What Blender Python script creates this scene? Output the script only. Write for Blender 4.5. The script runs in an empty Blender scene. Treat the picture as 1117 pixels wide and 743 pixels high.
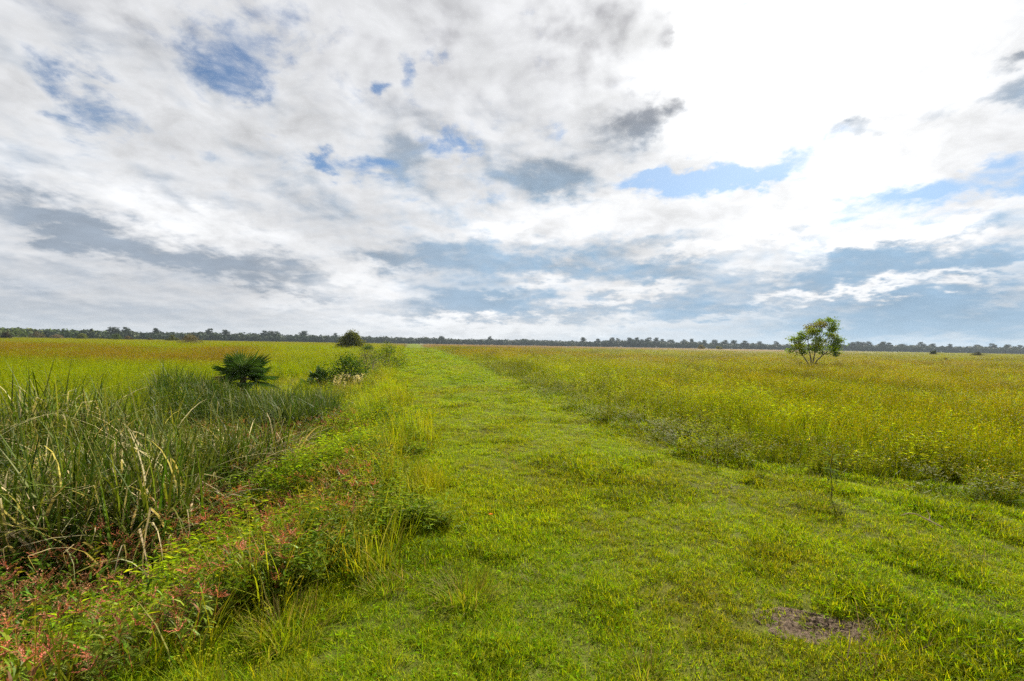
import bpy, math, random
import numpy as np
from mathutils import Vector, Matrix, Euler

R = math.radians
rng = np.random.default_rng(7)
random.seed(7)
scene = bpy.context.scene
COL = scene.collection

# ------------------------------------------------------------------ camera
EYE = 1.65
FPX = 527.0                      # focal length in photo pixels (photo 1117 wide)
cam_data = bpy.data.cameras.new("camera")
cam_data.sensor_width = 36.0
cam_data.lens = 36.0 * FPX / 1117.0
cam_data.clip_start = 0.05
cam_data.clip_end = 20000
cam = bpy.data.objects.new("camera", cam_data)
COL.objects.link(cam)
cam.location = (0, 0, EYE)
cam.rotation_euler = (R(90.0 + 0.43), R(-0.97), 0)
scene.camera = cam

# ------------------------------------------------------------------ exposure and sampling
scene.view_settings.view_transform = 'Standard'
scene.view_settings.look = 'None'
scene.view_settings.exposure = 1.25
scene.view_settings.gamma = 1.0
scene.view_settings.use_curve_mapping = False
scene.cycles.use_denoising = False
scene.cycles.max_bounces = 6
scene.cycles.diffuse_bounces = 3
scene.cycles.glossy_bounces = 2
scene.cycles.transmission_bounces = 4
scene.cycles.transparent_max_bounces = 8
scene.cycles.volume_bounces = 0
scene.cycles.sample_clamp_indirect = 2.5
scene.cycles.use_adaptive_sampling = True
scene.cycles.adaptive_threshold = 0.02

# ------------------------------------------------------------------ sun and sky
SUN_AZ, SUN_EL = 28.0, 36.0      # degrees to the right of straight ahead, degrees up
sun_data = bpy.data.lights.new("sun", 'SUN')
sun_data.energy = 5.0
sun_data.angle = R(1.2)
sun_data.color = (1.0, 0.93, 0.82)
sun = bpy.data.objects.new("sun", sun_data)
COL.objects.link(sun)
sdir = Vector((math.sin(R(SUN_AZ)) * math.cos(R(SUN_EL)), math.cos(R(SUN_AZ)) * math.cos(R(SUN_EL)), math.sin(R(SUN_EL))))
sun.rotation_euler = sdir.to_track_quat('Z', 'Y').to_euler()
sun.location = sdir * 60

WORLD_STRENGTH = 0.10
def build_world():
    w = bpy.data.worlds.new("World")
    scene.world = w
    w.use_nodes = True
    w.cycles.sampling_method = 'NONE'
    nt = w.node_tree
    for n in list(nt.nodes):
        nt.nodes.remove(n)
    N, L = nt.nodes.new, nt.links.new
    def m(op, a, b=None, c=None, clamp=False):
        n = N("ShaderNodeMath"); n.operation = op; n.use_clamp = clamp
        for i, v in enumerate((a, b, c)):
            if v is None: continue
            if isinstance(v, (int, float)): n.inputs[i].default_value = v
            else: L(v, n.inputs[i])
        return n.outputs[0]
    def vm(op, a, b=None, c=None):
        n = N("ShaderNodeVectorMath"); n.operation = op
        for i, v in enumerate((a, b, c)):
            if v is None: continue
            if isinstance(v, tuple): n.inputs[i].default_value = v
            else: L(v, n.inputs[i])
        return n.outputs["Value"] if op in ('DOT_PRODUCT', 'LENGTH', 'DISTANCE') else n.outputs["Vector"]
    def comb(x, y, z=0.0):
        n = N("ShaderNodeCombineXYZ")
        for i, v in enumerate((x, y, z)):
            if isinstance(v, (int, float)): n.inputs[i].default_value = v
            else: L(v, n.inputs[i])
        return n.outputs[0]
    def noise(vec, scale, detail=6, rough=0.55, dist=0.0, lac=2.0):
        n = N("ShaderNodeTexNoise"); n.noise_dimensions = '2D'
        n.inputs["Scale"].default_value = scale; n.inputs["Detail"].default_value = detail
        n.inputs["Roughness"].default_value = rough; n.inputs["Distortion"].default_value = dist
        n.inputs["Lacunarity"].default_value = lac
        L(vec, n.inputs["Vector"])
        return n
    def ramp(fac, lo, hi):
        n = N("ShaderNodeMapRange"); n.interpolation_type = 'SMOOTHSTEP'
        n.inputs[1].default_value = lo; n.inputs[2].default_value = hi
        n.inputs[3].default_value = 0; n.inputs[4].default_value = 1
        L(fac, n.inputs[0]); return n.outputs[0]
    def mix(fac, a, b):
        n = N("ShaderNodeMix"); n.data_type = 'RGBA'; n.clamp_factor = True
        if isinstance(fac, (int, float)): n.inputs[0].default_value = fac
        else: L(fac, n.inputs[0])
        for i, v in ((6, a), (7, b)):
            if isinstance(v, tuple): n.inputs[i].default_value = (*v, 1)
            else: L(v, n.inputs[i])
        return n.outputs[2]

    sky = N("ShaderNodeTexSky"); sky.sky_type = 'NISHITA'; sky.sun_disc = False
    sky.sun_elevation = R(SUN_EL); sky.sun_rotation = R(SUN_AZ)
    sky.air_density = 1.0; sky.dust_density = 0.6; sky.ozone_density = 1.5

    tc = N("ShaderNodeTexCoord")
    d = vm('NORMALIZE', tc.outputs["Generated"])
    s = N("ShaderNodeSeparateXYZ"); L(d, s.inputs[0])
    x, y, z = s.outputs
    zc = m('MAXIMUM', z, 0.0)
    inv = m('DIVIDE', 1.0, m('ADD', zc, 0.27))
    P = comb(m('MULTIPLY', x, inv), m('MULTIPLY', y, inv), 0.0)      # the cloud sheet, a plane high above
    az = m('MULTIPLY', m('ARCTAN2', x, y), 57.2958)
    el = m('MULTIPLY', m('ARCSINE', z), 57.2958)
    A0 = comb(az, el, 0.0)
    # ragged edges: warp the layout by noise that lives on the cloud sheet
    n1 = noise(P, 2.3, 4, 0.6)
    n2 = noise(P, 8.0, 5, 0.65)
    w1 = vm('SUBTRACT', n1.outputs["Color"], (0.5, 0.5, 0.5))
    w2 = vm('SUBTRACT', n2.outputs["Color"], (0.5, 0.5, 0.5))
    A = vm('MULTIPLY_ADD', w1, (13.0, 6.0, 0.0), A0)
    A = vm('MULTIPLY_ADD', w2, (6.5, 4.0, 0.0), A)

    def pt(px, py):
        dx = px - 558.0; yh = 375.5 + dx * 0.017
        a = math.degrees(math.atan2(dx, FPX)); e = math.degrees(math.atan2(yh - py, math.hypot(FPX, dx)))
        return a, e
    def lobes(lst, vec=A):
        acc = None
        for k, (px, py, sx, sy, rot, wt) in enumerate(lst):
            if k % 6 == 5: vec = vm('MULTIPLY_ADD', comb(acc, acc), (0.0, 0.0, 0.0), vec)   # evaluate in order
            a, e = pt(px, py)
            a2, _ = pt(px + sx, py); _, e2 = pt(px, py - sy)
            mp = N("ShaderNodeMapping"); mp.vector_type = 'TEXTURE'
            mp.inputs["Location"].default_value = (a, e, 0)
            mp.inputs["Rotation"].default_value = (0, 0, R(rot))
            mp.inputs["Scale"].default_value = (max(a2 - a, .3), max(e2 - e, .3), 1)
            L(vec, mp.inputs["Vector"])
            g = m('EXPONENT', m('MULTIPLY', vm('DOT_PRODUCT', mp.outputs[0], mp.outputs[0]), -0.7))
            acc = m('MULTIPLY', g, wt) if acc is None else m('MULTIPLY_ADD', g, wt, acc)
        return acc

    BLUE = [  # photo px, py, half width, half height, tilt, weight
        (240, 40, 64, 38, 20, .95), (222, 98, 22, 14, 0, .6), (65, 92, 50, 20, -25, .75), (160, 152, 60, 12, -12, .45),
        (415, 104, 14, 11, 0, .9), (446, 76, 26, 14, -40, .8), (484, 48, 16, 10, 0, .6), (493, 150, 20, 20, 0, 1.0),
        (356, 180, 16, 8, 0, .8), (412, 190, 34, 12, 0, .6), (290, 160, 22, 16, 0, .5),
        (745, 196, 56, 14, 4, 1.5), (810, 190, 56, 13, 8, 1.2), (715, 188, 20, 10, 0, .9),
        (985, 215, 55, 14, 8, .75), (1060, 205, 70, 16, 12, .8), (1110, 215, 40, 14, 0, .7), (805, 2, 12, 6, 0, .9),
        (595, 128, 14, 12, 0, .6), (535, 205, 30, 12, 0, .35), (1100, 52, 26, 12, 15, .5),
    ]
    GREY = [
        (685, 130, 44, 18, 5, 1.55), (655, 40, 38, 40, 20, .5), (600, 192, 42, 18, 8, 1.35), (452, 178, 26, 18, 0, 1.15),
        (545, 185, 30, 14, 0, .4), (575, 60, 40, 30, 0, .28), (700, 40, 14, 14, 45, .5),
        (1100, 50, 40, 10, 12, 1.4), (1080, 100, 80, 13, 2, 1.0), (920, 152, 50, 9, 0, 1.0),
        (50, 240, 95, 14, -8, .98), (250, 292, 105, 14, -8, 1.0), (110, 302, 130, 10, -3, .35), (180, 270, 150, 20, -6, .12),
        (480, 280, 70, 15, 2, .6), (560, 290, 80, 12, 0, .5), (430, 285, 40, 12, 0, .5), (640, 285, 50, 10, 0, .5),
        (510, 327, 70, 14, 4, 1.05), (620, 337, 90, 12, 2, .55), (710, 262, 70, 10, 6, .65), (740, 298, 75, 12, 0, .95),
        (740, 338, 90, 14, 8, .6), (960, 285, 90, 13, 0, .8), (1085, 280, 70, 16, 6, .85), (880, 270, 60, 12, 5, .5),
        (1010, 325, 110, 14, 2, .75), (900, 345, 160, 22, 0, .75), (1080, 350, 120, 20, 0, .7), (880, 305, 70, 8, 4, .55),
        (70, 20, 90, 30, -30, .28), (330, 215, 60, 20, -5, .3), (90, 190, 90, 20, -10, .22), (30, 340, 160, 25, 0, .5), (260, 345, 140, 16, 0, .3),
    ]
    BRIGHT = [
        (880, 70, 165, 90, 0, .75), (790, 140, 80, 50, 0, .45), (980, 165, 110, 36, 0, .38), (880, 235, 140, 26, 6, .65),
        (640, 235, 90, 16, 4, .55), (725, 80, 26, 60, 0, .4), (400, 312, 40, 16, -12, .5), (520, 358, 130, 9, 0, .35),
        (190, 236, 120, 12, -10, .5), (100, 190, 120, 14, -12, .22), (340, 330, 60, 9, -4, .3), (1000, 258, 100, 8, 8, .5),
        (870, 320, 60, 7, 6, .6), (600, 312, 60, 7, 4, .5), (780, 268, 70, 7, 6, .5), (690, 318, 60, 6, 5, .5), (1000, 305, 90, 6, 3, .6), (940, 262, 60, 7, 6, .6), (560, 358, 140, 8, 0, .5), (820, 345, 70, 6, 5, .4), (1060, 330, 60, 5, 0, .3), (660, 345, 60, 6, 4, .35), (820, 290, 50, 8, 4, .45), (560, 250, 60, 8, 0, .35),
    ]
    n3 = noise(P, 1.1, 8, 0.62, 0.3)
    n4 = noise(P, 6.5, 7, 0.6, 0.25)
    n5 = noise(P, 20.0, 4, 0.6, 0.2)
    f3 = m('SUBTRACT', n3.outputs["Fac"], 0.5); f4 = m('SUBTRACT', n4.outputs["Fac"], 0.5); f5 = m('SUBTRACT', n5.outputs["Fac"], 0.5)
    # puffs lit from the sun's side: compare the sheet here with the sheet a little nearer the sun
    sunP = (sdir.x / (sdir.z + .27), sdir.y / (sdir.z + .27), 0.0)
    to = vm('NORMALIZE', vm('SUBTRACT', sunP, P))
    Pn = vm('MULTIPLY_ADD', to, (.045, .045, 0), P)
    e1 = noise(P, 4.6, 4, .5, .2); e2 = noise(Pn, 4.6, 4, .5, .2)
    relief = m('SUBTRACT', e1.outputs["Fac"], e2.outputs["Fac"])
    B = lobes(BLUE); G = lobes(GREY); W = lobes(BRIGHT)
    calm = m('MULTIPLY_ADD', ramp(el, 2.0, 22.0), 0.65, 0.35)      # smoother, larger forms low over the horizon
    f4 = m('MULTIPLY', f4, calm); f5 = m('MULTIPLY', f5, calm); relief = m('MULTIPLY', relief, calm)
    hole = m('MULTIPLY_ADD', f4, 2.1, m('MULTIPLY_ADD', f3, .6, m('MULTIPLY_ADD', f5, .35, B)))
    hole = m('MULTIPLY', ramp(hole, 0.20, 1.15), .92)
    grey = m('MULTIPLY_ADD', f4, 1.5, m('MULTIPLY_ADD', f3, 1.1, m('MULTIPLY_ADD', f5, .35, m('MULTIPLY_ADD', relief, -2.2, m('MULTIPLY_ADD', W, -.9, G)))))
    grey = ramp(grey, -0.30, 1.05)
    # cloud light: white tops, blue-grey bases towards the horizon, grey bases overhead
    low = ramp(el, 30.0, 12.0)
    dark = mix(low, (0.36, 0.36, 0.385), (0.33, 0.48, 0.64))
    rightness = ramp(az, -30.0, 10.0)
    dark = mix(m('MULTIPLY', low, m('SUBTRACT', 1.0, rightness)), dark, (0.34, 0.40, 0.48))
    cloud = mix(grey, (0.79, 0.80, 0.82), dark)
    tone = m('MULTIPLY_ADD', f3, .6, m('MULTIPLY_ADD', f4, .9, 1.03))
    cloud = vm('MULTIPLY', cloud, comb(tone, tone, tone))
    # forward scattering of the sun through the cloud sheet
    cs = vm('DOT_PRODUCT', d, tuple(sdir))
    ang = m('ARCCOSINE', m('MINIMUM', cs, 0.99999))
    halo = m('EXPONENT', m('MULTIPLY', m('MULTIPLY', ang, ang), -10.5))
    glow = m('ADD', m('MULTIPLY', halo, 0.34), m('MULTIPLY', W, 0.25))
    glow = m('MULTIPLY', glow, m('MULTIPLY_ADD', grey, -1.15, 1.2))
    cloud = vm('ADD', cloud, comb(glow, glow, m('MULTIPLY', glow, 0.97)))
    cloud = vm('SCALE', cloud); cloud.node.inputs["Scale"].default_value = 0.42 / WORLD_STRENGTH
    blue = vm('MULTIPLY', sky.outputs[0], (0.275, 0.355, 0.42))
    out = mix(hole, cloud, blue)
    # milky air low over the horizon
    haze = m('MULTIPLY', ramp(el, 5.5, 0.0), 0.55)
    hz = mix(ramp(az, -5.0, 30.0), (2.6, 2.75, 2.9), (1.9, 2.55, 3.1))
    out = mix(haze, out, hz)
    bg = N("ShaderNodeBackground"); bg.inputs["Strength"].default_value = WORLD_STRENGTH
    L(out, bg.inputs["Color"])
    o = N("ShaderNodeOutputWorld"); L(bg.outputs[0], o.inputs["Surface"])
build_world()

# ------------------------------------------------------------------ helpers
def at(px, py, dist):
    """The point seen at photo pixel (px, py), dist metres straight ahead."""
    dx = px - 558.0
    yh = 375.5 + dx * 0.017
    return Vector((dx / FPX * dist, dist, EYE + (yh - py) / FPX * dist))

def _hash(ix, iy, seed):
    h = (ix * 374761393 + iy * 668265263 + seed * 1442695041) & 0xFFFFFFFF
    h = ((h ^ (h >> 13)) * 1274126177) & 0xFFFFFFFF
    return ((h ^ (h >> 16)) & 0xFFFFFF) / float(0xFFFFFF)

def vnoise(x, y, seed=0):
    x = np.asarray(x, float); y = np.asarray(y, float)
    ix = np.floor(x).astype(np.int64); iy = np.floor(y).astype(np.int64)
    fx = x - ix; fy = y - iy
    fx = fx * fx * (3 - 2 * fx); fy = fy * fy * (3 - 2 * fy)
    a = _hash(ix, iy, seed); b = _hash(ix + 1, iy, seed); c = _hash(ix, iy + 1, seed); d = _hash(ix + 1, iy + 1, seed)
    return (a * (1 - fx) + b * fx) * (1 - fy) + (c * (1 - fx) + d * fx) * fy

def fbm(x, y, seed=0, oct=4):
    s = 0; a = .5; t = 0
    for k in range(oct):
        s = s + a * vnoise(np.asarray(x) * 2 ** k + 17.3 * k, np.asarray(y) * 2 ** k - 9.1 * k, seed + k); t += a; a *= .5
    return s / t

def sstep(a, b, v):
    t = np.clip((np.asarray(v, float) - a) / (b - a), 0, 1)
    return t * t * (3 - 2 * t)

# the mown track runs away to the left of centre between these two edges
def left_edge(y):
    y = np.asarray(y, float)
    w = .7 * (vnoise(y * .8, 5.1, 203) - .5) + .35 * (vnoise(y * 2.1, 1.2, 204) - .5)
    return w + np.interp(y, [-20, 2.3, 3.0, 3.7, 4.7, 7, 11.7, 25, 70, 200, 600], [-1.6, -1.5, -1.2, -1.0, -.95, -1.45, -2.75, -6.2, -15.7, -44.5, -130])
def right_edge(y):
    y = np.asarray(y, float)
    w = (.75 * (vnoise(y * .55, 3.7, 201) - .5) + .45 * (vnoise(y * 1.7, 9.2, 202) - .5)) * sstep(3, 6, y)
    return w + np.interp(y, [-20, 2, 4.0, 5.3, 6.6, 7.7, 11, 15.9, 57, 200, 600], [18, 12, 8.0, 5.6, 4.1, 3.0, 2.0, 1.3, -6.4, -36, -115])

def height(x, y):
    x = np.asarray(x, float); y = np.asarray(y, float)
    s = left_edge(y) - x
    fade = 1.0 - .55 * sstep(16, 40, y) - .25 * sstep(60, 140, y)
    ditch = sstep(0.1, 2.0, s) * (1 - sstep(4.6, 8.0, s))
    z = -0.88 * ditch * fade - .22 * sstep(5, 8, s) * sstep(2, 10, y + 5)
    d = np.hypot(x, y)
    near = 1.0 / (1.0 + d / 30.0)
    z = z + near * .13 * (fbm(x * .55, y * .55, 3, 3) - .5) + near * .05 * (fbm(x * 2.3, y * 2.3, 5, 2) - .5)
    # two faint wheel ruts along the track
    mid = (left_edge(y) + right_edge(y)) / 2
    for off in (-.15, 1.75):
        z = z - .035 * np.exp(-((x - mid + 1.0 - off) / .28) ** 2) * (1 - sstep(25, 50, y)) * sstep(6, 9, y)
    r = x - right_edge(y)
    z = z - .12 * sstep(.1, 1.6, r) * (1 - sstep(120, 300, d))
    # shallow wash along the right-hand grass margin
    z = z - .07 * np.exp(-((r + .5) / .45) ** 2) * (1 - sstep(14, 24, y))
    # bare hollow in the turf
    z = z - .035 * np.exp(-(((x - 1.89) / .34) ** 2 + ((y - 2.89) / .17) ** 2))
    return z

def set_col(me, cols, name="col"):
    a = me.attributes.new(name, 'FLOAT_COLOR', 'POINT')
    c = np.ones((len(me.vertices), 4), np.float32); c[:, :3] = cols
    a.data.foreach_set("color", c.ravel())

def make_mesh(name, verts, faces, cols=None, mats=(), smooth=False):
    me = bpy.data.meshes.new(name)
    me.from_pydata([tuple(v) for v in verts], [], faces)
    if cols is not None: set_col(me, np.asarray(cols))
    for m_ in mats: me.materials.append(m_)
    if smooth: me.polygons.foreach_set("use_smooth", [True] * len(me.polygons))
    me.update()
    return me

def link(name, me, parent=None, loc=(0, 0, 0), **props):
    o = bpy.data.objects.new(name, me)
    COL.objects.link(o)
    o.location = loc
    if parent is not None: o.parent = parent
    for k, v in props.items(): o[k] = v
    return o

class MB:
    """Collects faces with one colour per vertex."""
    def __init__(self): self.v, self.f, self.c = [], [], []
    def add(self, verts, faces, cols):
        b = len(self.v)
        self.v.extend([tuple(p) for p in verts]); self.f.extend([tuple(i + b for i in q) for q in faces])
        if len(cols) == 3 and not hasattr(cols[0], '__len__'): cols = [cols] * len(verts)
        self.c.extend([tuple(k) for k in cols])
    def blade(self, base, az, h, w, lean, curl, col, tipcol=None, seg=3, fold=None, roll=None):
        """A ribbon leaf: rises h long, leaning, curling over towards azimuth az; may be folded at a fraction of its length."""
        p = np.array(base, float); a = lean
        d = np.array([math.cos(az), math.sin(az), 0.0]); sd = np.array([-math.sin(az), math.cos(az), 0.0])
        if roll is not None:
            sd = sd * math.cos(roll) + d * math.sin(roll)
        V = []; C = []; tip = tipcol or col; L = h / seg
        for i in range(seg + 1):
            t = i / seg
            ww = w * (1 - t ** 1.8) * .5 if i < seg else 0
            c = tuple(col[k] * (1 - t) + tip[k] * t for k in range(3))
            if i < seg:
                V += [p - sd * ww, p + sd * ww]; C += [c, c]
            else:
                V.append(p.copy()); C.append(c)
            p = p + (d * math.sin(a) + np.array([0, 0, math.cos(a)])) * L
            a += curl / seg
            if fold is not None and i == fold[0]: a += fold[1]
        F = [(2 * i, 2 * i + 1, 2 * i + 3, 2 * i + 2) for i in range(seg - 1)] + [(2 * seg - 2, 2 * seg - 1, 2 * seg)]
        self.add(V, F, C)
    def leaf(self, p, d, L, w, col, up=None, droop=.3):
        """A pointed leaf along direction d, slightly folded along its midrib."""
        d = np.array(d, float); d /= np.linalg.norm(d) + 1e-9
        u = np.array(up if up is not None else (0, 0, 1.0), float)
        s = np.cross(d, u); n = np.linalg.norm(s)
        s = np.array([1.0, 0, 0]) if n < 1e-4 else s / n
        n_ = np.cross(s, d)
        p = np.array(p, float)
        q = p + d * L * .45
        self.add([p, q + s * w * .5 + n_ * w * .12, p + d * L - n_ * L * droop, q - s * w * .5 + n_ * w * .12],
                 [(0, 1, 2), (0, 2, 3)], col)
    def tube(self, pts, radii, col, n=6):
        pts = [np.array(p, float) for p in pts]; V = []; k = len(pts)
        for i, p in enumerate(pts):
            t = pts[min(i + 1, k - 1)] - pts[max(i - 1, 0)]; t /= np.linalg.norm(t) + 1e-9
            a = np.cross(t, (0.31, 0.95, 0.05)); a /= np.linalg.norm(a) + 1e-9; b = np.cross(t, a)
            for j in range(n):
                th = 2 * math.pi * j / n
                V.append(p + (a * math.cos(th) + b * math.sin(th)) * radii[i])
        F = [(i * n + j, i * n + (j + 1) % n, (i + 1) * n + (j + 1) % n, (i + 1) * n + j) for i in range(k - 1) for j in range(n)]
        F.append(tuple(range((k - 1) * n, k * n)))
        self.add(V, F, col)
    def mesh(self, name, mat): return make_mesh(name, self.v, self.f, self.c, [mat])

U = random.uniform
def jit(c, a=.15, b=.08):
    k = 1 + U(-a, a)
    return tuple(max(0.003, v * k * (1 + U(-b, b))) for v in c)
def mixc(a, b, t): return tuple(a[i] * (1 - t) + b[i] * t for i in range(3))

# ------------------------------------------------------------------ materials
def leaf_mat(name, instanced, trans=.42, rough=.55, spec=.05, warm=(1.15, 1.10, .45)):
    m = bpy.data.materials.new(name); m.use_nodes = True
    nt = m.node_tree; N, L = nt.nodes.new, nt.links.new
    for n in list(nt.nodes): nt.nodes.remove(n)
    col = N("ShaderNodeAttribute"); col.attribute_name = "col"
    src = col.outputs["Color"]
    if instanced:
        t = N("ShaderNodeAttribute"); t.attribute_name = "tint"; t.attribute_type = 'INSTANCER'
        x = N("ShaderNodeMix"); x.data_type = 'RGBA'; x.blend_type = 'MULTIPLY'; x.inputs[0].default_value = 1
        L(src, x.inputs[6]); L(t.outputs["Color"], x.inputs[7]); src = x.outputs[2]
    pb = N("ShaderNodeBsdfPrincipled"); pb.inputs["Roughness"].default_value = rough
    pb.inputs["Specular IOR Level"].default_value = spec
    L(src, pb.inputs["Base Color"])
    tr = N("ShaderNodeBsdfTranslucent")
    y = N("ShaderNodeMix"); y.data_type = 'RGBA'; y.blend_type = 'MULTIPLY'; y.inputs[0].default_value = 1
    y.inputs[7].default_value = (*warm, 1); L(src, y.inputs[6]); L(y.outputs[2], tr.inputs["Color"])
    ms = N("ShaderNodeMixShader"); ms.inputs[0].default_value = trans
    L(pb.outputs[0], ms.inputs[1]); L(tr.outputs[0], ms.inputs[2])
    o = N("ShaderNodeOutputMaterial"); L(ms.outputs[0], o.inputs[0])
    return m

M_GRASS = leaf_mat("grass_blades", True, trans=.5)
M_HERB = leaf_mat("herb_leaves", True, trans=.58)
M_REED = leaf_mat("reed_leaves", True, trans=.30, rough=.5, spec=.10)
M_LEAF = leaf_mat("leaves", False, trans=.45)
M_PALM = leaf_mat("palm_leaf", False, trans=.2, rough=.4, spec=.4, warm=(1.0, 1.05, .6))
M_FAR = leaf_mat("far_foliage", False, trans=.15, rough=.7, spec=.1, warm=(1, 1, .8))

def bark_mat():
    m = bpy.data.materials.new("bark"); m.use_nodes = True
    nt = m.node_tree; N, L = nt.nodes.new, nt.links.new
    pb = nt.nodes["Principled BSDF"]; pb.inputs["Roughness"].default_value = .85
    tc = N("ShaderNodeTexCoord"); mp = N("ShaderNodeMapping"); mp.inputs["Scale"].default_value = (14, 14, 3)
    no = N("ShaderNodeTexNoise"); no.inputs["Scale"].default_value = 1.6; no.inputs["Detail"].default_value = 6
    rp = N("ShaderNodeValToRGB"); rp.color_ramp.elements[0].color = (.06, .045, .03, 1); rp.color_ramp.elements[1].color = (.24, .2, .15, 1)
    rp.color_ramp.elements[0].position = .35; rp.color_ramp.elements[1].position = .7
    bp = N("ShaderNodeBump"); bp.inputs["Strength"].default_value = .6
    L(tc.outputs["Object"], mp.inputs[0]); L(mp.outputs[0], no.inputs["Vector"]); L(no.outputs["Fac"], rp.inputs[0])
    L(rp.outputs[0], pb.inputs["Base Color"]); L(no.outputs["Fac"], bp.inputs["Height"]); L(bp.outputs[0], pb.inputs["Normal"])
    return m
M_BARK = bark_mat()

# ------------------------------------------------------------------ ground
# photo-matched plant colours (linear albedo)
GREEN = (.190, .252, .003)
LUSH = (.140, .225, .004)
YELLOW = (.190, .185, .006)
ORANGE = (.185, .130, .010)
STRAW = (.36, .29, .13)
PINK = (.24, .18, .11)
DARKG = (.045, .085, .014)

def meadow_tint(x, y):
    """Colour of the standing meadow at a place: patches of yellow, orange and green; pinkish tan far ahead."""
    x = np.asarray(x, float); y = np.asarray(y, float)
    n1 = fbm(x * .055, y * .028, 21, 4); n2 = fbm(x * .22, y * .12, 31, 4)
    c = np.empty(x.shape + (3,)); g = np.array(GREEN) * 1.0; yl = np.array(YELLOW); og = np.array(ORANGE)
    right = x > right_edge(y)
    a = sstep(.38, .62, n1 * .55 + n2 * .45)
    b = sstep(.48, .66, n1 * .45 + fbm(x * .5, y * .22, 41, 3) * .55)
    far = sstep(18, 55, y)
    a = np.where(right, np.clip(a * .7 + .15 + .1 * far, 0, 1), a * .45)
    b = np.where(right, b * (.14 + .24 * far), 0)
    # the left meadow is bright green near, rusty orange in a belt further off
    belt = sstep(24, 34, y) * (1 - sstep(62, 105, y)) * sstep(.30, .52, n2 * .6 + n1 * .4) * sstep(-.42, -.62, x / np.maximum(y, 1))
    b = np.where(right, b, np.maximum(belt * .9, .0))
    a = np.where(right, a, np.maximum(a, sstep(90, 140, y) * .6))
    c[...] = g
    c = c * (1 - a[..., None]) + yl * a[..., None]
    c = c * (1 - b[..., None]) + og * b[..., None]
    t = x / np.maximum(y, 1.0)
    pk = sstep(125, 190, y + 40 * (n1 - .5)) * sstep(-.27, -.2, t) * (1 - sstep(.5, .75, t)) * .9
    c = c * (1 - pk[..., None]) + np.array(PINK) * pk[..., None]
    return c

def track_tint(x, y):
    n1 = fbm(x * .7, y * .35, 51, 4); n2 = fbm(x * 2.4, y * 1.6, 61, 3)
    a = sstep(.46, .74, n1 * .6 + n2 * .4) * .55
    l = sstep(.55, .3, n1)
    c = np.array(GREEN) * (1 - a[..., None]) + np.array(YELLOW) * a[..., None] * .85
    c = c * (1 - .6 * l[..., None]) + np.array(LUSH) * .6 * l[..., None]
    return c * np.array((1.16, 1.12, 1.0))

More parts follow.
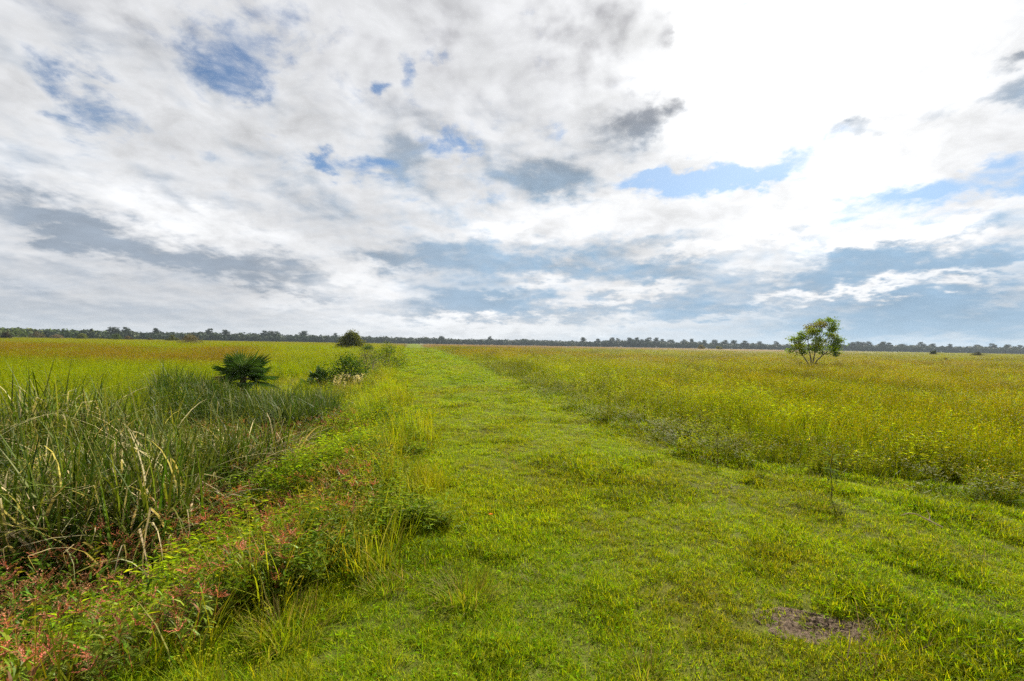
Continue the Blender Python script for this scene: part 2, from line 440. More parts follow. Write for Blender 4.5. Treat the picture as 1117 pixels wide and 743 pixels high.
def build_ground():
    n1, n2 = 361, 381
    a = math.asinh(7000 / 4.0); xs = np.sinh(np.linspace(-a, a, n1)) * 4.0
    ys = np.sinh(np.linspace(math.asinh(-40 / 4.0), math.asinh(9000 / 4.0), n2)) * 4.0 + 1.5
    X, Y = np.meshgrid(xs, ys)
    Z = height(X, Y)
    me = bpy.data.meshes.new("ground")
    V = np.stack([X, Y, Z], -1).reshape(-1, 3)
    idx = np.arange(n1 * n2).reshape(n2, n1)
    F = np.stack([idx[:-1, :-1], idx[:-1, 1:], idx[1:, 1:], idx[1:, :-1]], -1).reshape(-1, 4)
    me.vertices.add(len(V)); me.vertices.foreach_set("co", V.ravel().astype(np.float32))
    me.loops.add(F.size); me.loops.foreach_set("vertex_index", F.ravel().astype(np.int32))
    me.polygons.add(len(F)); me.polygons.foreach_set("loop_start", np.arange(0, F.size, 4, dtype=np.int32))
    me.polygons.foreach_set("loop_total", np.full(len(F), 4, np.int32))
    me.polygons.foreach_set("use_smooth", np.ones(len(F), bool))
    me.update(calc_edges=True); me.validate()
    x, y = V[:, 0], V[:, 1]
    soil = np.array((.10, .085, .040))
    mt = meadow_tint(x, y); tt = track_tint(x, y)
    on = (sstep(-.4, .4, x - left_edge(y)) * (1 - sstep(-.4, .4, x - right_edge(y))))[:, None]
    c = mt * (1 - on) + tt * on
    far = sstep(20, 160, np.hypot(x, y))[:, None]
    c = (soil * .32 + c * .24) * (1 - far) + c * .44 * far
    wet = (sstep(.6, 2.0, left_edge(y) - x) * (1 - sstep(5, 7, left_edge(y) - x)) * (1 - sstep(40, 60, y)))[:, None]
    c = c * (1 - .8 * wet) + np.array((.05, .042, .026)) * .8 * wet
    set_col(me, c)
    m = bpy.data.materials.new("meadow_ground"); m.use_nodes = True
    nt = m.node_tree; N, L = nt.nodes.new, nt.links.new
    pb = nt.nodes["Principled BSDF"]; pb.inputs["Roughness"].default_value = .95; pb.inputs["Specular IOR Level"].default_value = .05
    at_ = N("ShaderNodeAttribute"); at_.attribute_name = "col"
    geo = N("ShaderNodeNewGeometry")
    n_a = N("ShaderNodeTexNoise"); n_a.inputs["Scale"].default_value = 9; n_a.inputs["Detail"].default_value = 6; n_a.inputs["Roughness"].default_value = .7
    n_b = N("ShaderNodeTexNoise"); n_b.inputs["Scale"].default_value = .35; n_b.inputs["Detail"].default_value = 5; n_b.inputs["Roughness"].default_value = .65
    L(geo.outputs["Position"], n_a.inputs["Vector"]); L(geo.outputs["Position"], n_b.inputs["Vector"])
    ad = N("ShaderNodeMath"); ad.operation = 'ADD'; L(n_a.outputs["Fac"], ad.inputs[0]); L(n_b.outputs["Fac"], ad.inputs[1])
    mr = N("ShaderNodeMapRange"); mr.inputs[1].default_value = .7; mr.inputs[2].default_value = 1.3; mr.inputs[3].default_value = .6; mr.inputs[4].default_value = 1.4
    L(ad.outputs[0], mr.inputs[0])
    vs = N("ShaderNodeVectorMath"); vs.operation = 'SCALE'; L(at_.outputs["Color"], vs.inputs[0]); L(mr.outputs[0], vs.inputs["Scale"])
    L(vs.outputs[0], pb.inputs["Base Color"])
    bp = N("ShaderNodeBump"); bp.inputs["Strength"].default_value = .8; bp.inputs["Distance"].default_value = .06
    L(n_a.outputs["Fac"], bp.inputs["Height"]); L(bp.outputs[0], pb.inputs["Normal"])
    me.materials.append(m)
    link("ground", me, kind="structure")
build_ground()

def build_soil_patch():
    """A bare scuffed patch in the turf."""
    n = 64; rings = 22; V = []; C = []
    cx, cy = 1.89, 2.89
    for r in range(rings + 1):
        for k in range(n):
            th = 2 * math.pi * k / n
            e = r / rings * (1 + .35 * (vnoise(math.cos(th) * 1.7 + 5, math.sin(th) * 1.7 + 5, 77) - .5) + .15 * math.sin(3 * th + 1))
            x = cx + .40 * e * math.cos(th); y = cy + .17 * e * math.sin(th)
            V.append((x, y, float(height(x, y)) + .012 * (1 - (r / rings) ** 3) + .011 * U(-1, 1) * (r < rings) + .02 * (vnoise(x * 14, y * 14, 79) - .5) - .02 * (r == rings)))
            C.append(jit((.165, .125, .088), .3, .05))
    F = [(r * n + k, r * n + (k + 1) % n, (r + 1) * n + (k + 1) % n, (r + 1) * n + k) for r in range(rings) for k in range(n)]
    m = bpy.data.materials.new("dry_soil"); m.use_nodes = True
    nt = m.node_tree; N, L = nt.nodes.new, nt.links.new
    pb = nt.nodes["Principled BSDF"]; pb.inputs["Roughness"].default_value = .95; pb.inputs["Specular IOR Level"].default_value = .1
    geo = N("ShaderNodeNewGeometry"); no = N("ShaderNodeTexNoise"); no.inputs["Scale"].default_value = 45; no.inputs["Detail"].default_value = 6; no.inputs["Roughness"].default_value = .75
    L(geo.outputs["Position"], no.inputs["Vector"])
    rp = N("ShaderNodeValToRGB"); rp.color_ramp.elements[0].position = .36; rp.color_ramp.elements[1].position = .68
    rp.color_ramp.elements[0].color = (.035, .024, .014, 1); rp.color_ramp.elements[1].color = (.22, .16, .11, 1)
    L(no.outputs["Fac"], rp.inputs[0]); L(rp.outputs[0], pb.inputs["Base Color"])
    bp = N("ShaderNodeBump"); bp.inputs["Distance"].default_value = .02; bp.inputs["Strength"].default_value = 1; L(no.outputs["Fac"], bp.inputs["Height"]); L(bp.outputs[0], pb.inputs["Normal"])
    link("soil_patch", make_mesh("soil_patch", V, F, C, [m], True), kind="structure")
build_soil_patch()

# ------------------------------------------------------------------ scattering of uncountable plants: one object each
def scatter(name, templates, x, y, scl, tint, label, category, tilt=.12, zs=None, sink=.01):
    """Instances plant tufts (meshes) on points; one Blender object, kind = stuff."""
    n = len(x); z = height(x, y) - sink
    me = bpy.data.meshes.new(name)
    me.vertices.add(n); me.vertices.foreach_set("co", np.stack([x, y, z], -1).astype(np.float32).ravel())
    rot = np.stack([rng.normal(0, tilt, n), rng.normal(0, tilt, n), rng.uniform(0, 2 * math.pi, n)], -1).astype(np.float32)
    s3 = np.stack([scl, scl, scl if zs is None else zs], -1).astype(np.float32)
    me.attributes.new("rot", 'FLOAT_VECTOR', 'POINT').data.foreach_set("vector", rot.ravel())
    me.attributes.new("scl", 'FLOAT_VECTOR', 'POINT').data.foreach_set("vector", s3.ravel())
    me.attributes.new("pick", 'INT', 'POINT').data.foreach_set("value", rng.integers(0, len(templates), n).astype(np.int32))
    tc = np.ones((n, 4), np.float32); tc[:, :3] = tint
    me.attributes.new("tint", 'FLOAT_COLOR', 'POINT').data.foreach_set("color", tc.ravel())
    me.update()
    o = link(name, me, kind="stuff", label=label, category=category)
    g = bpy.data.node_groups.new(name, 'GeometryNodeTree')
    g.interface.new_socket("Geometry", in_out='INPUT', socket_type='NodeSocketGeometry')
    g.interface.new_socket("Geometry", in_out='OUTPUT', socket_type='NodeSocketGeometry')
    N, L = g.nodes.new, g.links.new
    gi, go = N("NodeGroupInput"), N("NodeGroupOutput")
    ip = N("GeometryNodeInstanceOnPoints"); ip.inputs["Pick Instance"].default_value = True
    gt = N("GeometryNodeGeometryToInstance")
    for t in templates:
        to = bpy.data.objects.new(t.name, t)          # source shape, not part of the scene
        oi = N("GeometryNodeObjectInfo"); oi.inputs["Object"].default_value = to; oi.inputs["As Instance"].default_value = False
        L(oi.outputs["Geometry"], gt.inputs[0])
    def attr(nm, tp):
        a = N("GeometryNodeInputNamedAttribute"); a.data_type = tp; a.inputs["Name"].default_value = nm
        return a.outputs["Attribute"]
    e = N("FunctionNodeEulerToRotation"); L(attr("rot", 'FLOAT_VECTOR'), e.inputs[0])
    L(gi.outputs[0], ip.inputs["Points"]); L(gt.outputs[0], ip.inputs["Instance"])
    L(attr("pick", 'INT'), ip.inputs["Instance Index"]); L(e.outputs[0], ip.inputs["Rotation"]); L(attr("scl", 'FLOAT_VECTOR'), ip.inputs["Scale"])
    L(ip.outputs[0], go.inputs[0])
    md = o.modifiers.new("scatter", 'NODES'); md.node_group = g
    return o

def wedge(n_near, y0, y1, ref, power=1.0, spread=1.2, pad=2.0):
    """Random ground points in front of the viewpoint, thinning with distance beyond ref."""
    # density n_near per square metre out to ref, then n_near*(ref/y)**power
    yy = np.linspace(y0, y1, 4000); dens = n_near * np.minimum(1, (ref / yy)) ** power
    wid = 2 * (yy * spread + pad); cdf = np.cumsum(dens * wid); tot = cdf[-1] * (yy[1] - yy[0]); cdf /= cdf[-1]
    n = int(tot); y = np.interp(rng.random(n), cdf, yy)
    x = rng.uniform(-1, 1, n) * (y * spread + pad)
    return x, y

def tuft(name, mat, n, rad, h, w, lean, curl, cols, seg=3, extra=None):
    mb = MB()
    for i in range(n):
        r = rad * math.sqrt(random.random()); th = U(0, 6.283)
        c, tipc = random.choices([k[0] for k in cols], [k[1] for k in cols])[0], None
        c = jit(c, .3, .12)
        mb.blade((r * math.cos(th), r * math.sin(th), 0), U(0, 6.283), U(*h), w * U(.7, 1.3), U(*lean), U(*curl), c, mixc(c, (c[0] * 1.25, c[1] * 1.15, c[2] * 1.2), 1), seg)
    if extra: extra(mb)
    return mb.mesh(name, mat)

ONE = (1.0, 1.0, 1.0)
DRY = (1.45, 1.2, 7.0)      # relative to a green tint: a straw-coloured blade
PALE = (1.35, 1.15, 1.3)
DEEP = (.6, .75, .8)

def turf_templates():
    out = []
    for k in range(7):
        def ex(mb):
            for _ in range(3):      # broad weed leaves and clover in the turf
                a = U(0, 6.283); r = U(0, .07)
                mb.leaf((r * math.cos(a), r * math.sin(a), U(.01, .035)), (math.cos(a), math.sin(a), U(.2, .8)), U(.025, .05), U(.012, .022), jit((.7, .9, .9), .3))
        out.append(tuft("turf_tuft", M_GRASS, 34, .085, (.035, .105), .0052, (.1, 1.0), (.2, 1.3), [(ONE, 6), (PALE, 2), (DEEP, 4), (DRY, .5)], 3, ex))
    return out

def meadow_templates(tall, flowers=True, mat=None):
    out = []
    for k in range(6):
        def ex(mb):
            for _ in range(7 if flowers else 4):     # wiry flower and seed stalks
                a = U(0, 6.283); r = U(0, .16); hh = U(.75, 1.15) * tall; l = U(0, .25); az = U(0, 6.283)
                b = (r * math.cos(a), r * math.sin(a), 0)
                sc = jit((1.3, .95, 1.4), .25)
                mb.blade(b, az, hh, .0038, l, .3, sc, sc, 3, roll=U(0, 1.5))
                top = np.array(b) + np.array([math.cos(az) * math.sin(l + .1), math.sin(az) * math.sin(l + .1), math.cos(l + .1)]) * hh * .96
                for _ in range(5):
                    q = top + np.array([U(-.04, .04), U(-.04, .04), U(-.09, .02)])
                    fc = jit(random.choice([(1.9, 1.1, .9), (1.6, 1.2, 1.0), (1.1, 1.0, 1.0), (1.0, .9, 1.0)]), .2) if flowers else jit((1.5, 1.2, 1.6), .2)
                    mb.leaf(q, (U(-1, 1), U(-1, 1), U(-.2, 1)), U(.02, .04), U(.012, .022), fc)
        out.append(tuft("meadow_tuft", mat or M_GRASS, 34, .19, (.35 * tall, 1.0 * tall), .009, (0, .5), (.1, 1.1), [(ONE, 6), (PALE, 2), (DEEP, 3), (DRY, .8)], 4, ex))
    return out

T_TURF = turf_templates()
T_MEADOW = meadow_templates(.55)
T_TALL = meadow_templates(.75, False)

def hide_patch(x, y):
    return ((x - 1.89) / .40) ** 2 + ((y - 2.89) / .17) ** 2 < .95 + 1.3 * (fbm(x * 8, y * 8, 9, 3) - .5) * 1.6

# mown turf on the track
x, y = wedge(760, 1.2, 130, 3.6, 1.2)
k = (x > left_edge(y) - .5) & (x < right_edge(y) + .5) & ~(hide_patch(x, y) & (rng.random(len(x)) < .86))
thin = fbm(x * 1.3, y * 1.3, 71, 3)
k &= rng.random(len(x)) < .78 + 1.0 * sstep(.25, .5, thin)
x, y = x[k], y[k]
lush = fbm(x * .9, y * .6, 81, 3)
clump = sstep(.55, .75, fbm(x * 1.6, y * 1.6, 83, 3))
sc = (.55 + .36 * sstep(.4, .75, lush) + .45 * clump) * (1 + .05 * np.maximum(y - 4, 0)) * rng.uniform(.7, 1.3, len(x))
zs = sc / (1 + .035 * np.maximum(y - 4, 0))
tt = track_tint(x, y) * rng.uniform(.75, 1.25, (len(x), 1)) * (1 - .25 * clump[:, None])
scatter("turf_grass", T_TURF, x, y, sc, tt, "short bright green turf of the mown track", "grass", .2, zs)

# the longer grass of the verge, between the turf and the ditch weeds
def verge_points():
    n = 9000
    x = rng.uniform(-8, .8, n); y = rng.uniform(1.3, 26, n); s = left_edge(y) - x
    wide = .35 + 1.15 * sstep(7, 3, y)
    k = (s > -wide * (.25 + 1.2 * vnoise(x * 1.3, y * 1.0, 181))) & (s < .45 - .5 * (y < 3.4)) & (rng.random(n) < np.clip(6 / y, .25, 1)) & (fbm(x * 1.1, y * 1.1, 183, 3) > .40)
    return x[k], y[k]
x, y = verge_points(); s = left_edge(y) - x
zs = (.22 + .26 * sstep(-1.2, .5, s)) * (.7 + .3 * sstep(2.5, 5, y)) * rng.uniform(.6, 1.25, len(x)) * (.6 + .8 * fbm(x * 1.4, y * 1.4, 185, 2))
scatter("verge_grass", T_TALL, x, y, zs * 1.25 + .1, track_tint(x, y) * rng.uniform(.7, 1.1, (len(x), 1)) * np.array((1.0, .92, 1.2)), "ankle high shaggy grass of the verge between turf and ditch weeds", "grass", .2, zs)

# the meadow on both sides
def edge_ok(x, y): return (x > right_edge(y)) | (x < left_edge(y) - 5.2 - .9 * vnoise(x * .4, y * .4, 15))
x, y = wedge(26, 3.0, 260, 7.0, 1.0, 1.15, 3)
side = x > right_edge(y) - .5 + 1.7 * rng.random(len(x)) * vnoise(x * 1.4, y * 1.4, 94); x, y = x[side], y[side]
r = x - right_edge(y)
grow = (.28 + .72 * sstep(-.6, 3.2, r + .8 * (vnoise(x * .9, y * .9, 95) - .5))) * (.75 + .55 * fbm(x * .3, y * .2, 91, 3))
sc = rng.uniform(.75, 1.25, len(x)) * (1 + .022 * np.maximum(y - 6, 0)); zs = grow * rng.uniform(.8, 1.2, len(x)) * np.minimum(1.35, 1 + .004 * y)
mt = meadow_tint(x, y) * rng.uniform(.8, 1.2, (len(x), 1)) * .62 * (.76 + .56 * sstep(.3, .6, fbm(x * .35, y * .22, 97, 4)))[:, None] * np.array((.98, 1.10, 1))
scatter("meadow_grass", T_MEADOW, x, y, sc, mt, "yellow and rusty meadow grass standing right of the track", "grass", .12, zs)

x, y = wedge(24, 4.0, 260, 9.0, 1.0, 1.15, 3)
side = x < left_edge(y) - (4.6 + 1.5 * vnoise(x * .4, y * .4, 15)) * (1 - sstep(28, 50, y)) - .5; x, y = x[side], y[side]
sc = rng.uniform(.8, 1.25, len(x)) * (1 + .022 * np.maximum(y - 8, 0)); zs = (.75 + .4 * fbm(x * .3, y * .2, 93, 3)) * rng.uniform(.8, 1.2, len(x)) * np.minimum(1.3, 1 + .004 * y)
mt = meadow_tint(x, y) * rng.uniform(.85, 1.15, (len(x), 1)) * np.array((.70, .78, .8)) * (.75 + .5 * fbm(x * .3, y * .2, 98, 3))[:, None]
scatter("meadow_grass", T_TALL, x, y, sc, mt, "bright green meadow grass standing beyond the reeds", "grass", .1, zs)

# ------------------------------------------------------------------ ditch plants
REED_G = (.058, .115, .010)
def reed_templates(hmin, hmax, dry):
    out = []
    for k in range(7):
        mb = MB()
        for i in range(17):
            a = U(0, 6.283); r = .26 * math.sqrt(random.random())
            d = random.random() < dry
            c = jit((.55, .45, .42), .35, .1) if d else jit(random.choice([REED_G, (.085, .145, .012), (.045, .09, .014), (.12, .16, .02)]), .25, .1)
            tipc = mixc(c, (.34, .27, .12), U(0, .9) ** 2) if not d else c
            fold = None
            if random.random() < (.65 if d else .34): fold = (random.choice([3, 4, 5]), U(.7, 2.0))
            arch = random.random() < (.8 if d else .40)
            mb.blade((r * math.cos(a), r * math.sin(a), 0), U(0, 6.283), U(hmin, hmax) if not arch else U(hmin, hmax) * 1.12, U(.017, .037), U(.1, .5) if arch else U(0, .24), U(1.3, 2.7) if arch else U(.05, .9), c, tipc, 7, fold, U(-.7, .7))
        for i in range(5):      # dead leaves lying in the clump
            a = U(0, 6.283); c = jit((.26, .18, .09), .35, .1)
            mb.blade((.2 * math.cos(a), .2 * math.sin(a), U(0, .2)), U(0, 6.283), U(.4, .8), U(.01, .016), U(.6, 1.3), U(.3, 1.2), c, c, 4)
        out.append(mb.mesh("reed_clump", M_REED))
    return out

def weed_templates(kind):
    out = []
    for k in range(6):
        mb = MB()
        if kind == 'pink':          # smartweed: red stems, drooping lance leaves, pink spikes
            for i in range(7):
                a = U(0, 6.283); r = .14 * math.sqrt(random.random()); az = U(0, 6.283); l = U(.05, .5); h = U(.28, .62)
                p = np.array((r * math.cos(a), r * math.sin(a), 0.0)); d = np.array((math.cos(az) * math.sin(l), math.sin(az) * math.sin(l), math.cos(l)))
                sc = jit((.26, .085, .04), .3)
                mb.blade(p, az, h, .007, l, .15, sc, sc, 3, roll=U(0, 3))
                for j in range(9):
                    t = U(.2, .98); b = U(0, 6.283); q = p + d * h * t
                    lc = jit((.15, .225, .014), .35, .15) if random.random() < .85 else jit((.20, .10, .03), .3)
                    mb.blade(q, b, U(.09, .17), U(.014, .024), U(.5, 1.1), U(.6, 1.5), lc, lc, 3)
                top = p + d * h
                for j in range(6 if random.random() < .48 else 0):
                    b = U(0, 6.283); e = np.array((math.cos(b) * .6, math.sin(b) * .6, U(.2, 1))); e /= np.linalg.norm(e); L_ = U(.07, .16)
                    pc = jit((.47, .17, .095), .35, .15)
                    for s_ in range(6):
                        mb.leaf(top + e * L_ * s_ / 6, (e[0] + U(-.5, .5), e[1] + U(-.5, .5), e[2] + U(-.2, .5)), U(.016, .028), U(.010, .015), jit(pc, .2))
        elif kind == 'bank':        # bushy light green herbs with small leaves
            for i in range(11):
                a = U(0, 6.283); r = .17 * math.sqrt(random.random()); az = U(0, 6.283); l = U(0, .38); h = U(.3, .72)
                p = np.array((r * math.cos(a), r * math.sin(a), 0.0)); d = np.array((math.cos(az) * math.sin(l), math.sin(az) * math.sin(l), math.cos(l)))
                sc = jit((.16, .17, .04), .3)
                mb.blade(p, az, h, .006, l, .1, sc, sc, 3, roll=U(0, 3))
                for j in range(20):
                    t = U(.15, 1); b = U(0, 6.283); q = p + d * h * t
                    lc = jit(random.choice([(.27, .35, .012), (.21, .30, .010), (.31, .35, .020), (.16, .235, .012)]), .3, .1)
                    mb.leaf(q, (math.cos(b), math.sin(b), U(-.1, 1.0)), U(.03, .075), U(.010, .022), lc)
        elif kind == 'margin':      # sprawling dark leafed weeds with tiny pale flowers
            for i in range(12):
                a = U(0, 6.283); r = .2 * math.sqrt(random.random()); az = U(0, 6.283); l = U(0, .7); h = U(.2, .5)
                p = np.array((r * math.cos(a), r * math.sin(a), 0.0)); d = np.array((math.cos(az) * math.sin(l), math.sin(az) * math.sin(l), math.cos(l)))
                sc = jit((.12, .09, .04), .3)
                mb.blade(p, az, h, .006, l, .1, sc, sc, 3, roll=U(0, 3))
                for j in range(15):
                    t = U(.1, 1); b = U(0, 6.283); q = p + d * h * t
                    lc = jit(random.choice([(.10, .14, .010), (.13, .17, .014), (.07, .105, .012)]), .3, .1)
                    mb.leaf(q, (math.cos(b), math.sin(b), U(-.1, 1.0)), U(.03, .06), U(.014, .028), lc)
                if random.random() < .3:
                    for j in range(3): mb.leaf(p + d * h + np.array((U(-.03, .03), U(-.03, .03), U(0, .03))), (U(-1, 1), U(-1, 1), .5), .018, .014, jit((.42, .36, .10), .2))
        else:                       # dead thatch and stalks
            for i in range(22):
                a = U(0, 6.283); r = .2 * math.sqrt(random.random()); c = jit(random.choice([(.30, .23, .12), (.20, .14, .075), (.13, .085, .05)]), .35, .1)
                mb.blade((r * math.cos(a), r * math.sin(a), U(0, .06)), U(0, 6.283), U(.12, .42), U(.004, .008), U(.4, 1.5), U(-.2, .8), c, c, 3)
        out.append(mb.mesh(kind + "_weed", {'pink': M_REED, 'bank': M_HERB}.get(kind, M_GRASS)))
    return out

T_REED = reed_templates(.9, 1.8, .24)
T_REED2 = reed_templates(.8, 1.5, .07)
T_PINK = weed_templates('pink'); T_BANK = weed_templates('bank'); T_MARGIN = weed_templates('margin'); T_DEAD = weed_templates('dead')

def field(n, x0, x1, y0, y1, keep):
    x = rng.uniform(x0, x1, n); y = rng.uniform(y0, y1, n)
    k = keep(x, y); return x[k], y[k]
def sof(x, y): return left_edge(y) - x
def white(n, s=.25): return np.ones((n, 3)) * rng.uniform(1 - s, 1 + s, (n, 1))

# tall reeds in the near ditch
def kn(x, y):
    s = sof(x, y); g = fbm(x * .8, y * .8, 111, 3)
    return (s > 2.0 + 1.3 * (vnoise(x * 1.1, y * 1.1, 12) - .3) + .9 * np.maximum(0, 5.6 - y)) & (y < 8.4 + 1.4 * sstep(-.6, -.8, x / y)) & (y > 4.9) & (s < 7.0) & (x / y < -.44 - .10 * (vnoise(y * 1.3, x, 4) - .3)) & (rng.random(len(x)) < .30 + 1.1 * sstep(.32, .6, g))
x, y = field(2200, -14, -1, 4.3, 9.9, kn)
h = (.88 + .35 * fbm(x * .6, y * .6, 113, 3)); 
scatter("cattail_reeds", T_REED, x, y, rng.uniform(.85, 1.15, len(x)), white(len(x), .35) * np.array((.64, .68, .36)) * np.where(rng.random((len(x), 1)) < .3, 1.5, 1), "tall tangled green and straw cattail reeds filling the near ditch", "reeds", .10, h * rng.uniform(.75, 1.1, len(x)))

# dark reed bed beyond
def kf(x, y):
    t = x / y
    return (t > -.73) & (t < -.345 - .02 * vnoise(y, x, 3)) & (y > 11.2 + 1.3 * (vnoise(x * .8, 3.3, 14))) & (sof(x, y) > .9)
x, y = field(1150, -12.5, -3.5, 11.0, 15.8, kf)
scatter("cattail_reeds", T_REED2, x, y, rng.uniform(.85, 1.15, len(x)), white(len(x)) * np.array((.40, .52, .30)), "dense dark green cattail bed behind the nearer reeds", "reeds", .07, rng.uniform(.8, 1.05, len(x)))

# pink smartweed on the ditch slope
def kp(x, y):
    s = sof(x, y); g = fbm(x * 1.1, y * 1.1, 121, 3)
    a = (s > .02 + .4 * vnoise(x * 2, y * 2, 2)) & (s < 3.9) & (y < 5.9) & (g > .26)
    b = (y >= 5.6) & (s > .9) & (s < 4.4) & (g > .42) & (y < 11.8)
    return a | b
x, y = field(3600, -12, -.8, 1.7, 12, kp)
sp = sof(x, y)
g = fbm(x * .9, y * .9, 123, 3)[:, None]; g = sstep(.4, .65, g)
tt = white(len(x), .3) * (np.array((.55, .72, .6)) * (1 - g) + np.array((.85, .78, .8)) * g)
scatter("smartweed", T_PINK, x, y, rng.uniform(.7, 1.05, len(x)) * (.72 + .28 * sstep(.4, 1.8, sp)), tt, "pink tipped smartweed covering the slope below the reeds", "weeds", .2)

# light green herbs along the bank
def kb(x, y):
    s = sof(x, y); g = fbm(x * .9, y * .6, 131, 3)
    a = (s > -.25 + .6 * (vnoise(x * 1.7, y * 1.7, 6) - .3) + .25 * (y < 3.4)) & (s < 2.1) & (g > .30 + .14 * (y < 4.0)) & (y > 2.6) & (y < 12)
    b = (y >= 12) & (s > -.3) & (s < 4.6) & (g > .36)
    return a | b
x, y = field(4200, -16, -.4, 2.6, 46, lambda x, y: kb(x, y) & (x > left_edge(y) - 5) & (rng.random(len(x)) < .35 + .65 * (y < 13)))
x2, y2 = field(2200, -5, -.4, 2.6, 10, kb); x = np.concatenate([x, x2]); y = np.concatenate([y, y2])
g = sstep(.4, .62, fbm(x * .8, y * .8, 133, 3))[:, None]
tt = white(len(x), .25) * (np.array((.85, .88, .7)) * g + np.array((.52, .6, .6)) * (1 - g))
sc = rng.uniform(.7, 1.15, len(x)) * (1 + .015 * np.maximum(y - 8, 0)); s = sof(x, y)
zz = sc * (.38 + .48 * sstep(-.3, 1.3, s)) * (1 - .2 * sstep(10, 20, y)) * (.7 + .6 * fbm(x * 1.3, y * 1.3, 137, 2))
scatter("bank_herbs", T_BANK, x, y, sc, tt, "leafy light green herbs crowding the bank beside the track", "weeds", .12, zz)

# rank grass in and beyond the ditch
x, y = field(26000, -30, -.2, 2.0, 60, lambda x, y: (sof(x, y) > -.35 + .6 * vnoise(x * 1.5, y * 1.5, 8)) & (sof(x, y) < 6.2) & (rng.random(len(x)) < np.clip(7 / y, 0, 1)) & (x > -1.3 * y - 2) & ~((y < 10.5) & (sof(x, y) > 1.5 - 1.1 * (y < 3.8)) & (rng.random(len(x)) < .85)))
tt = white(len(x), .3) * (np.array(GREEN) * 1.0 + (np.array((.17, .19, .008)) - np.array(GREEN) * 1.0) * sstep(.45, .65, fbm(x * .7, y * .4, 141, 3))[:, None])
scatter("ditch_grass", T_TALL, x, y, rng.uniform(.7, 1.1, len(x)) * (1 + .02 * np.maximum(y - 8, 0)), tt, "loose rank grass between the ditch weeds", "grass", .14, rng.uniform(.55, 1.0, len(x)))

# weeds along the right margin and rough tufts on the turf
def km(x, y):
    r = x - right_edge(y); g = fbm(x * .9, y * .9, 151, 3)
    return (r > -.5) & (r < 1.8) & (g > .60)
x, y = field(4200, -5, 12, 4.0, 30, lambda x, y: km(x, y) & (rng.random(len(x)) < np.clip(9 / y, 0, 1)))
scatter("margin_weeds", T_MARGIN, x, y, rng.uniform(.3, .95, len(x)) * (1 + .01 * y), white(len(x), .3) * np.array((1.45, 1.35, .6)), "dark leafy weeds along the right hand edge of the track", "weeds", .15)
# the sparser weeds inside the right meadow
x, y = wedge(7.0, 4, 80, 9, 1.0, 1.15, 1); k = (x > right_edge(y) - .3 + 1.2 * vnoise(x * 1.2, y * 1.2, 158)) & (fbm(x * .45, y * .35, 157, 4) > .40 + .10 * sstep(8, 40, y)); x, y = x[k], y[k]
scatter("meadow_weeds", T_BANK, x, y, rng.uniform(.7, 1.1, len(x)) * (.6 + .4 * sstep(.2, 3, x - right_edge(y))) * (1 + .02 * y), white(len(x), .3) * (.55 + .65 * fbm(x * .9, y * .6, 159, 3))[:, None] * np.array((1.0, .92, .8)), "bushy green weeds scattered through the right hand meadow", "weeds", .12, rng.uniform(.65, 1.05, len(x)) * (.55 + .45 * sstep(.2, 3, x - right_edge(y))))
# dead thatch
def kd(x, y):
    s = sof(x, y); r = x - right_edge(y)
    a = (s > .2) & (s < 5) & (y < 16); b = (np.abs(r + .5) < .4) & (y < 14) & (fbm(x * 1.2, y * 1.2, 161, 2) > .62)
    c = hide_patch(x, y) | (s < 0) & (r < 0) & (fbm(x * .9, y * .9, 163, 3) > .60) & (y < 22)
    return a | b | c
x, y = field(2600, -12, 9, 1.6, 25, lambda x, y: kd(x, y) & (rng.random(len(x)) < np.clip(6 / y, 0, 1)))
scatter("dead_thatch", T_DEAD, x, y, rng.uniform(.35, .75, len(x)), white(len(x), .35) * .75, "straw and brown dead stems lying among the grass", "dry grass", .2, rng.uniform(.3, .9, len(x)) * np.where(hide_patch(x, y), .3, 1))

# ------------------------------------------------------------------ things that stand on their own
def thing(name, label, cat, loc, group=None, rotz=0):
    o = link(name, None, None, loc); o.rotation_euler = (0, 0, rotz)
    o["label"] = label; o["category"] = cat
    if group: o["group"] = group
    return o
def gz(x, y): return float(height(np.array([x]), np.array([y]))[0])

def copy_tree(root, loc, rotz, sc, label, group):
    r = root.copy(); COL.objects.link(r); r.location = loc; r.rotation_euler = (0, 0, rotz); r.scale = sc
    r["label"] = label; r["group"] = group
    for ch in list(root.children):
        c = ch.copy(); COL.objects.link(c); c.parent = r
    return r

def leaf_ball(mb, c, rad, n, size, col, flat=.75, shell=.35):
    """A loose clump of leaves."""
    for _ in range(n):
        d = np.array([random.gauss(0, 1) for _ in range(3)]); d /= np.linalg.norm(d)
        r = rad * (shell + (1 - shell) * random.random() ** .6)
        p = np.array(c) + d * np.array((r, r, r * flat))
        e = np.array([random.gauss(0, 1) for _ in range(3)]) + d * .6
        mb.leaf(p, e, size * U(.7, 1.4), size * U(.45, .7), jit(col, .3, .1), (U(-1, 1), U(-1, 1), U(-.2, 1)))

